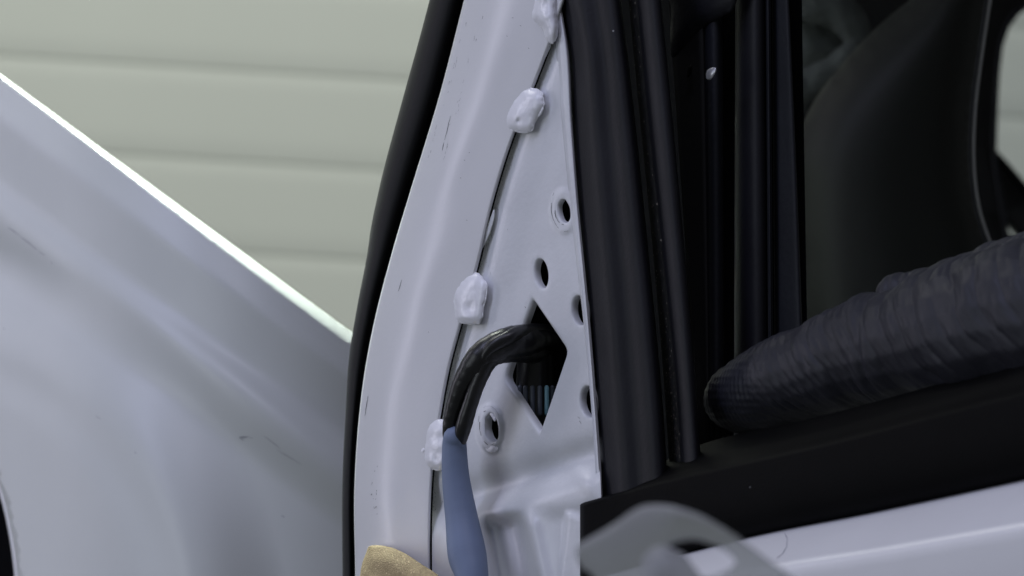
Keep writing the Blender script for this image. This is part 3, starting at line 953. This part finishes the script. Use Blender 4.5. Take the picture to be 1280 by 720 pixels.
def glove_disp(p, nn):
    s = (p - org).dot(fdir) / S / 1.0            # roughly pixels along the finger
    q = (p - org).dot(upv) / S
    w = noise.noise(p * 55)
    tilt_s = s + q * 0.50
    bead = 0.55 + 0.45 * math.sin(q * 0.30 + s * 0.05 + 4 * w)
    amt = sst(40, 150, s)
    f1 = abs(math.sin(tilt_s * 0.20 + 1.7 * w + 0.6 * noise.noise(p * 120))) ** 0.6 - 0.7
    f2 = abs(math.sin(tilt_s * 0.088 + 2.2 * w + 1.4 * noise.noise(p * 28))) ** 0.5 - 0.75
    brk = max(0.0, 0.75 + 0.8 * noise.noise(p * 85 + Vector((3, 1, 2))))
    m1 = amt * (1 - 0.55 * sst(230, 330, s)); m2 = sst(150, 260, s)
    big = noise.noise(Vector((s * 0.022, q * 0.010, 4.0)))
    d = 0.00072 * m1 * f1 * brk * bead + 0.00080 * m2 * f2 * brk + 0.0015 * amt * big
    d += 0.0014 * math.exp(-((s - 255) / 42) ** 2) * sst(-10, 60, q - 0.30 * s) - 0.0006 * math.exp(-((s - 205) / 9) ** 2) - 0.0006 * math.exp(-((s - 300 + 12 * w) / 8) ** 2)
    # moulded grip pattern near the fingertip
    g = math.sin(s * 0.42 + q * 0.30) * math.sin(s * 0.42 - q * 0.30 * 1.4 + 1.2 * w)
    d += 0.00015 * g * (1 - sst(70, 170, s))
    d += 0.00006 * noise.noise(p * 420)
    return d
hand_me = organic(chains, 0.00055, 10, glove_disp)
hand = link('person', hand_me, M['glove'])
hand['label'] = 'gloved hand in wrinkled black rubber reaching in along the window sill'; hand['category'] = 'person'

# ================================================================== cable through the diamond opening
cab = thing('mirror_cable', 'blue-grey cable splitting into black taped wires entering the diamond opening', 'cable', on(DOOR, 580, 760, 0.03))
k3 = lambda x, y, r, h: (on(DOOR, x, y, h), r * S)
tube('sleeve', [k3(596, 800, 20, .024), k3(591, 728, 20, .022), k3(584, 694, 24, .020), k3(577, 648, 20.5, .018), k3(570, 600, 17.5, .018), k3(568, 560, 15.5, .019), k3(569, 546, 14.5, .020)], M['sleeve'], cab, seg=28)
tube('wire', [k3(562, 557, 7, .0180), k3(563, 535, 10, .0205), k3(570, 505, 12, .022), k3(582, 474, 14.5, .022), k3(602, 446, 18, .020), k3(630, 431, 20, .013), k3(655, 426, 20, .003), k3(684, 424, 13, -.012), k3(700, 430, 12, -.022)], M['wire'], cab, per=12, seg=24, wrap=0.05)
tube('wire', [k3(574, 557, 7, .0175), k3(579, 535, 10, .0205), k3(588, 505, 9.5, .021), k3(599, 474, 10, .020), k3(613, 448, 12, .018), k3(637, 440, 13, .010), k3(660, 440, 14, -.002), k3(690, 445, 13, -.020)], M['wire'], cab, per=12, seg=24, wrap=0.05)
tube('wire', [k3(598, 462, 6, .022), k3(612, 436, 8, .021), k3(634, 423, 9, .016), k3(655, 414, 9, .006), k3(684, 414, 9, -.012)], M['wire'], cab, seg=14)
# ribbed plug hanging inside the opening
cp, _ = k3(670, 500, 1, -.0125)
plug = tube('plug', [(cp + Vector((0, 0, 0.011)), 0.0052), (cp + Vector((0, 0, 0.004)), 0.0056), (cp + Vector((0, 0, -0.004)), 0.0056), (cp + Vector((0, 0, -0.010)), 0.0048)], M['wire'], cab, per=3, seg=22)
for i in range(7):
    a = math.radians(-160 + 20 * i)
    c = cp + Vector((math.cos(a) * 0.0058, math.sin(a) * 0.0058, 0))
    tube('contact', [(c + Vector((0, 0, 0.0035)), 0.0007), (c + Vector((0, 0, -0.0035)), 0.0007)], M['teal'] if i == 5 else M['contact'], plug, per=2, seg=8)

# ================================================================== loose things at the bottom edge
pad_o = pillow('abrasive_pad', [(448, 790), (450, 720), (458, 690), (464, 682), (484, 683), (505, 691), (528, 706), (550, 721), (590, 760), (600, 800), (520, 820)], 0.006, 10, 0.020, DOOR, M['pad'], None, step=4, wob=0.0008, seed=5, back=0.012)
pad_o['label'] = 'tan gritty pad poking up at the foot of the white frame'; pad_o['category'] = 'pad'

LP = (-0.42, 0.0, 0.0)
loop = thing('plastic_loop', 'frosted translucent plastic loop in front of the black moulding', 'plastic loop', on(LP, 850, 740))
ring = spline([(719, 688), (726, 679), (764, 657), (795, 636), (815, 631), (842, 633), (874, 643), (905, 660), (933, 679), (961, 700), (985, 717), (1015, 745), (1040, 800), (740, 800), (752, 750), (741, 721), (728, 710), (721, 698)], 5)
hole = spline([(836, 683), (853, 676), (873, 675), (896, 683), (913, 693), (919, 704), (906, 714), (880, 722), (868, 710), (856, 693)], 4)
v, f = tri2d(dense(ring, 5), [hole], 5)
dd = np.minimum(dist_poly(ring, v), dist_poly(hole, v))
V = []
for (x, y), q in zip(v, dd):
    t = min(1, q / 7); V.append(on(LP, x, y, 0.0010 * math.sqrt(max(0, 1 - (1-t)**2)) + 0.020 * sst(720, 850, x) * sst(800, 640, y)))
nV = len(V)
for (x, y), q in zip(v, dd):
    t = min(1, q / 7); V.append(on(LP, x, y, -0.0010 * math.sqrt(max(0, 1 - (1-t)**2)) + 0.020 * sst(720, 850, x) * sst(800, 640, y)))
F = [tuple(t) for t in f] + [tuple(nV + i for i in reversed(t)) for t in f]
me = mesh('band', V, F); fix(me, 1e-8); link('band', me, M['frosted'], loop)
pillow('tongue', [(800, 790), (801, 712), (805, 696), (815, 686), (827, 682), (840, 685), (858, 698), (871, 713), (880, 730), (890, 790)], 0.004, 14, 0.022, LP, M['frosted'], loop, step=4, back=0.001)
